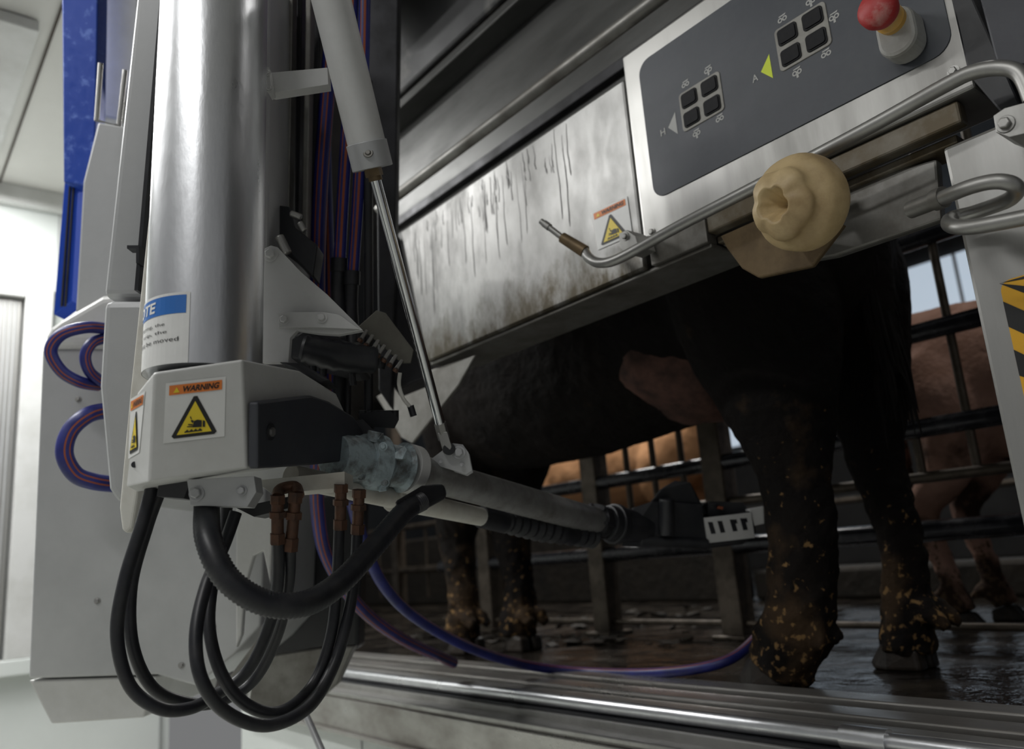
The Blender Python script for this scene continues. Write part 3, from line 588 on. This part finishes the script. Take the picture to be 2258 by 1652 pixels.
bhose([(742,-60,1.55),(722,200,1.55),(706,420,1.55),(700,620,1.55),(703,800,1.55),(700,1000,1.58),(700,1120,1.62),(722,1230,1.7),(790,1335,1.85),(880,1405,2.05),(1000,1462,2.3)],.0145,'blue hose with orange stripe running down to the stall floor',(5,8,13,16,21,24,29))
bhose([(775,1100,1.6),(800,1190,1.65),(845,1290,1.75),(920,1365,1.88),(1040,1430,2.05),(1165,1468,2.2),(1290,1482,2.2),(1450,1484,2.0),(1590,1462,1.92),(1665,1410,1.98),(1720,1330,2.05),(1770,1240,2.05)],.0125,'striped blue hose lying in a curve on the stall floor',(3,6))
bv='vertical blue hose with orange stripe behind the cylinder'
bhose([(778,-60,1.5),(770,200,1.5),(757,420,1.5),(748,590,1.5)],.0115,bv,(5,6,21,22,25,13))
bhose([(805,-60,1.5),(800,200,1.5),(790,420,1.5),(778,610,1.5)],.0110,bv,(5,6,21,22,25,13))
bhose([(712,-60,1.64),(716,300,1.64),(724,600,1.64),(728,900,1.64)],.0125,bv,(5,6,21,22,25,13))
bs='short black hose end with ferrule'
hose('rubber_hose',[(748,572,1.5),(745,640,1.5),(752,740,1.48)],.013,bs,cuffs=(((748,570,1.5),(747,600,1.5),.0155),))
hose('rubber_hose',[(776,600,1.5),(774,680,1.5),(780,760,1.48)],.013,bs,cuffs=(((776,598,1.5),(775,628,1.5),.0155),))
bhose([(240,726,1.74),(190,722,1.68),(135,738,1.66),(112,775,1.66),(135,818,1.67),(175,842,1.69),(215,850,1.75)],.0125,'blue striped hose loop out of the casing side',(6,9,22,25))
bhose([(240,745,1.74),(205,755,1.7),(188,785,1.69),(198,820,1.7),(230,845,1.74)],.0115,'blue striped hose loop out of the casing side',(6,9,22,25))
bhose([(240,905,1.72),(195,915,1.66),(155,950,1.64),(142,1000,1.63),(165,1045,1.64),(205,1062,1.66),(250,1068,1.7)],.0170,'thick blue striped hose loop beside the cabinet',(6,9,22,25))

# ================================================================ FENCE
def fence(name,label,y,x0,x1,rails,posts,bars,zb,br=.0105):
    rt=root(name,label,'fence',((x0+x1)/2,y,0))
    for z,r,m in rails:
        mb=MB(); mb.rod(V((x0,y,z)),V((x1,y,z)),r,0,14); build(mb,'rail',[m],rt)
    for x in posts:
        mb=MB(); mb.box(x-.045,x+.045,y-.03,y+.05,0,1.7); mb.box(x-.07,x+.07,y-.06,y+.08,0,.015); build(mb,'post',[GALV],rt,.006)
    for x in bars:
        mb=MB(); mb.rod(V((x,y+.01,zb[0])),V((x,y+.01,zb[1])),br,0,10); build(mb,'bar',[GALV],rt)
    return rt
fence('stall_fence','muddy steel tube fence along the far side of the stall',2.38,-3.6,.4,[(.31,.030,BLKRAIL),(.46,.016,GALV),(.60,.028,BLKRAIL),(.875,.028,BLKRAIL),(1.15,.028,BLKRAIL),(.05,.011,GALV)],[-3.2,-2.43,-1.80,.2],[-2.24+.14*k for k in range(3)]+[-1.54+.15*k for k in range(8)],(.46,1.5),.0125)
fence('barn_fence','dark steel tube fence deep in the barn',6.6,-11,2.5,[(.3,.03,GALV),(.6,.03,GALV)],[-10,-8,-6,-4,-2,0,2],[],(.3,1.3))
fence('stall_fence','muddy steel tube fence across the head end of the stall',3.3,-7.5,-3.6,[(.3,.025,GALV),(.62,.02,GALV)],[-7,-5.6,-4.3],[-6.6+.35*k for k in range(8)],(.1,.62))

# ================================================================ COWS
def cow(label,origin,ang,scale,hide,feet,vox=.016,legpts={},legk=1.0,hair=None,udder=True):
    f=V((math.cos(ang),math.sin(ang),0)); l=V((-math.sin(ang),math.cos(ang),0))
    def W(x,y,z): return V(origin)+(f*x+l*y+V((0,0,z)))*scale
    mb=MB()
    S=[(-.93,1.12,.08,.14),(-.89,1.10,.18,.24),(-.78,1.09,.25,.31),(-.6,1.06,.285,.345),(-.35,1.02,.30,.36),(-.1,1.0,.33,.365),(.15,.99,.345,.37),(.4,.99,.325,.365),(.62,.99,.27,.35),(.8,1.01,.22,.32),(.93,1.05,.16,.25),(1.02,1.1,.09,.14)]
    mb.loft([(W(x,0,z),l*w*scale,V((0,0,h*scale))) for x,z,w,h in S])
    mb.loft([(W(x,0,z),l*w*scale,(f*-.35+V((0,0,.93)))*h*scale) for x,z,w,h in ((.72,1.1,.17,.27),(1.0,1.16,.13,.22),(1.25,1.2,.105,.165),(1.42,1.2,.10,.14))])
    mb.loft([(W(x,0,z),l*w*scale,(f*.55+V((0,0,.83)))*h*scale) for x,z,w,h in ((1.34,1.27,.06,.07),(1.42,1.24,.105,.13),(1.52,1.16,.11,.135),(1.64,1.04,.085,.105),(1.76,.92,.07,.08),(1.84,.85,.072,.07),(1.88,.81,.05,.05))])
    for sgn in (1,-1):
        mb.loft([(W(1.40,sgn*a,z),f*w*scale,V((0,0,h*scale))) for a,z,w,h in ((.08,1.26,.02,.03),(.14,1.27,.028,.05),(.20,1.25,.022,.045),(.25,1.22,.008,.015))],seg=12)
    hc=[]
    for key,(fxx,fyy) in feet.items():
        sgn=1 if key[1]=='l' else -1
        if key in legpts: pts=legpts[key]
        elif key[0]=='h':
            pts=[(-.66,sgn*.13,1.12,.17),(-.60,sgn*.17,.95,.185),(-.56+(fxx+.6)*.3,sgn*.18,.80,.145),(-.62+(fxx+.6)*.5,(sgn*.17+fyy)/2,.64,.098),(fxx-.09,fyy,.51,.066),(fxx-.085,fyy,.42,.055),(fxx-.05,fyy,.27,.046),(fxx-.03,fyy,.16,.05),(fxx-.02,fyy,.12,.056),(fxx+.0,fyy,.06,.052)]
        else:
            pts=[(.66,sgn*.13,1.08,.16),(.64,sgn*.16,.92,.14),(.60+(fxx-.66)*.2,sgn*.15,.76,.115),((.62+fxx)/2,(sgn*.13+fyy)/2,.6,.085*legk),(fxx+.015,fyy,.43,.064*legk),(fxx+.01,fyy,.36,.056*legk),(fxx,fyy,.25,.045*legk),(fxx,fyy,.16,.050*legk),(fxx+.01,fyy,.11,.056*legk),(fxx+.02,fyy,.05,.056*legk)]
        mb.sweep([W(*p[:3]) for p in pts],[p[3]*scale for p in pts],0,18,4)
        bx,by=pts[-2][0],pts[-2][1]
        for s2 in (-1,1): mb.sweep([W(bx-.02,by+s2*.018,.14),W(bx-.080,by+s2*.030,.125),W(bx-.115,by+s2*.034,.095)],[.032*scale,.028*scale,.016*scale],0,8,smooth=False)
        hc.append((fxx,fyy))
    mb.sweep([W(-.86,0,1.30),W(-.905,-.01,1.2),W(-.91,-.01,1.0),W(-.90,0,.8),W(-.89,.0,.66)],[.045*scale,.032*scale,.030*scale,.032*scale,.036*scale],0,12,5)
    me=bpy.data.meshes.new('tmp'); me.from_pydata(mb.v,[],mb.f)
    bm=bmesh.new();bm.from_mesh(me);bmesh.ops.recalc_face_normals(bm,faces=bm.faces);bm.to_mesh(me);bm.free()
    ob=bpy.data.objects.new('tmp',me); sc.collection.objects.link(ob)
    rm=ob.modifiers.new('r','REMESH'); rm.mode='VOXEL'; rm.voxel_size=vox*scale; rm.use_smooth_shade=True
    sm=ob.modifiers.new('s','SMOOTH'); sm.factor=.5; sm.iterations=6
    dg=bpy.context.evaluated_depsgraph_get(); dg.update()
    m2=bpy.data.meshes.new_from_object(ob.evaluated_get(dg)); bpy.data.objects.remove(ob)
    o2=V(origin)
    for v in m2.vertices:
        co=v.co.copy(); w=1+1.6*max(0,1-co.z/.6)
        v.co=co+noise.noise_vector(co*9)*.006*scale+noise.noise_vector(co*35)*.0035*scale*w-o2
    m2.materials.clear(); m2.materials.append(hide)
    for p in m2.polygons: p.use_smooth=True; p.material_index=0
    rt=bpy.data.objects.new('cow',m2); fin(rt,o2,None,label,'cow',None,None)
    for fxx,fyy in hc:
        mb=MB()
        for s2 in (-1,1):
            c=fyy+s2*.030
            mb.hull([W(fxx+a,c+b*(.027),z) for a,b,z in ((-.06,-.8,.0),(-.06,.8,.0),(.02,1.1,0),(.02,-1.1,0),(.055,.7,0),(.055,-.7,0),(.075,0,.010),(-.055,-.8,.05),(-.055,.8,.05),(.01,-.9,.065),(.01,.9,.065),(.035,0,.065))])
        build(mb,'hoof',[HOOF],rt,.010*scale,seg=3)
    for sgn in (1,-1):
        mb=MB(); mb.lathe(W(1.52,sgn*.098,1.17),l*sgn,[(-.012,.006),(-.006,.014),(.004,.015),(.010,.009),(.012,.0)]); build(mb,'eye',[EYE],rt)
    mb=MB(); rnd=random.Random(3)
    for k in range(130):
        a=rnd.random()*6.28; z0=.66+rnd.random()*.45; q=W(-.895+.025*math.cos(a),.03*math.sin(a),z0)
        q2=W(-.895+.038*math.cos(a+.3),.04*math.sin(a+.3),z0-.10-rnd.random()*.08); mb.sweep([q,q.lerp(q2,.5)+V((rnd.uniform(-.006,.006),rnd.uniform(-.006,.006),0)),q2],[.006,.005,.001],0,5,3)
    build(mb,'tail_hair',[hair or hide],rt)
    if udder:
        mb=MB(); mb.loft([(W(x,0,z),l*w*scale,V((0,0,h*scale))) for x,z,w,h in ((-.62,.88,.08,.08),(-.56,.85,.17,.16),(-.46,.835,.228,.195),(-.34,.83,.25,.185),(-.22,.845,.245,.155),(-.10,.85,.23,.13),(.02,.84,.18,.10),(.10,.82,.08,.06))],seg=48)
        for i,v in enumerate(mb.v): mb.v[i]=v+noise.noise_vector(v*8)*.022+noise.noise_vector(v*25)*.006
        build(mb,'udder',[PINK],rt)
    return rt
hl=[(-.64,.12,1.12,.20),(-.665,.15,.95,.21),(-.68,.165,.80,.190),(-.70,.17,.68,.152),(-.71,.17,.58,.120),(-.715,.17,.49,.090),(-.715,.17,.42,.079),(-.71,.17,.32,.075),(-.695,.17,.22,.074),(-.67,.17,.14,.075),(-.635,.17,.09,.076),(-.60,.17,.035,.077)]
hrr=[(-.70,-.12,1.12,.17),(-.74,-.14,.95,.165),(-.75,-.15,.80,.130),(-.752,-.15,.66,.102),(-.745,-.15,.54,.076),(-.75,-.15,.45,.064),(-.765,-.15,.36,.056),(-.772,-.15,.28,.052),(-.765,-.15,.19,.053),(-.755,-.15,.13,.058),(-.745,-.15,.08,.064),(-.74,-.15,.035,.070)]
cow('black cow standing in the milking stall with mud-caked legs',(-1.75,1.82,0),math.pi,1.0,COWK,{'hl':(-.58,.17),'hr':(-.73,-.15),'fl':(.81,.04),'fr':(.63,-.08)},vox=.011,legpts={'hl':hl,'hr':hrr},legk=1.2,hair=HAIR)
ft={'hl':(-.62,.15),'hr':(-.70,-.15),'fl':(.68,.12),'fr':(.60,-.12)}
cow('tan cow standing beyond the fence',(-4.30,4.5,0),math.pi,.94,COWT,ft,vox=.02,udder=False)
cow('pinkish brown cow with dirty flanks beyond the fence',(-.70,2.95,0),.10,.76,COWP,ft,vox=.02,udder=False)

mb=MB()
for k in range(90):
    x=random.uniform(-3.6,-1.9);y=random.choice([random.uniform(2.5,3.6),random.uniform(2.0,2.3)]); r=random.uniform(.008,.028)
    mb.hull([V((x,y,0))+V((random.uniform(-r,r)*1.6,random.uniform(-r,r)*1.6,random.uniform(0,r*.8))) for _ in range(9)])
build(mb,'mud_clods',[CONC],label='scattered mud clods on the wet stall floor',cat='mud',kind='stuff')

# ================================================================ LIGHTS
def lampfix(x,y,ln,pw):
    z=2.30
    rt=root('ceiling_lamp','white fluorescent tube fixture on the ceiling','lamp',(x,y,z),'ceiling lamps')
    mb=MB(); mb.box(x-ln/2,x+ln/2,y-.07,y+.07,z+.01,z+.055); build(mb,'lamp_housing',[WHITE],rt,.005)
    ld=bpy.data.lights.new('lamp','AREA'); ld.shape='RECTANGLE'; ld.size=ln; ld.size_y=.14; ld.energy=pw; ld.color=(.99,.99,.98)
    lo=bpy.data.objects.new('lamp_light',ld); lo.location=(x,y,z-.005); sc.collection.objects.link(lo)
lampfix(-2.6,-.75,1.5,50); lampfix(-.3,-1.2,1.5,27); lampfix(-3.6,.3,1.2,46)
def area(loc,rot,sx,sy,e,col=(1,1,1)):
    ld=bpy.data.lights.new('barn_fill_light','AREA'); ld.shape='RECTANGLE'; ld.size=sx; ld.size_y=sy; ld.energy=e; ld.color=col
    lo=bpy.data.objects.new('barn_fill_light',ld); lo.location=loc; lo.rotation_euler=rot; sc.collection.objects.link(lo)
area((-4.2,3.7,3.3),(0,0,0),2,.4,80,(1,.98,.95))  # added fill lamp that brightens the tan cow, without a fixture
area((-.3,2.6,3.3),(0,0,0),2,.3,16,(1,.98,.95))
w=bpy.data.worlds.new('world'); sc.world=w; w.use_nodes=True
w.node_tree.nodes['Background'].inputs[0].default_value=(.84,.85,.86,1); w.node_tree.nodes['Background'].inputs[1].default_value=.21
print('done')
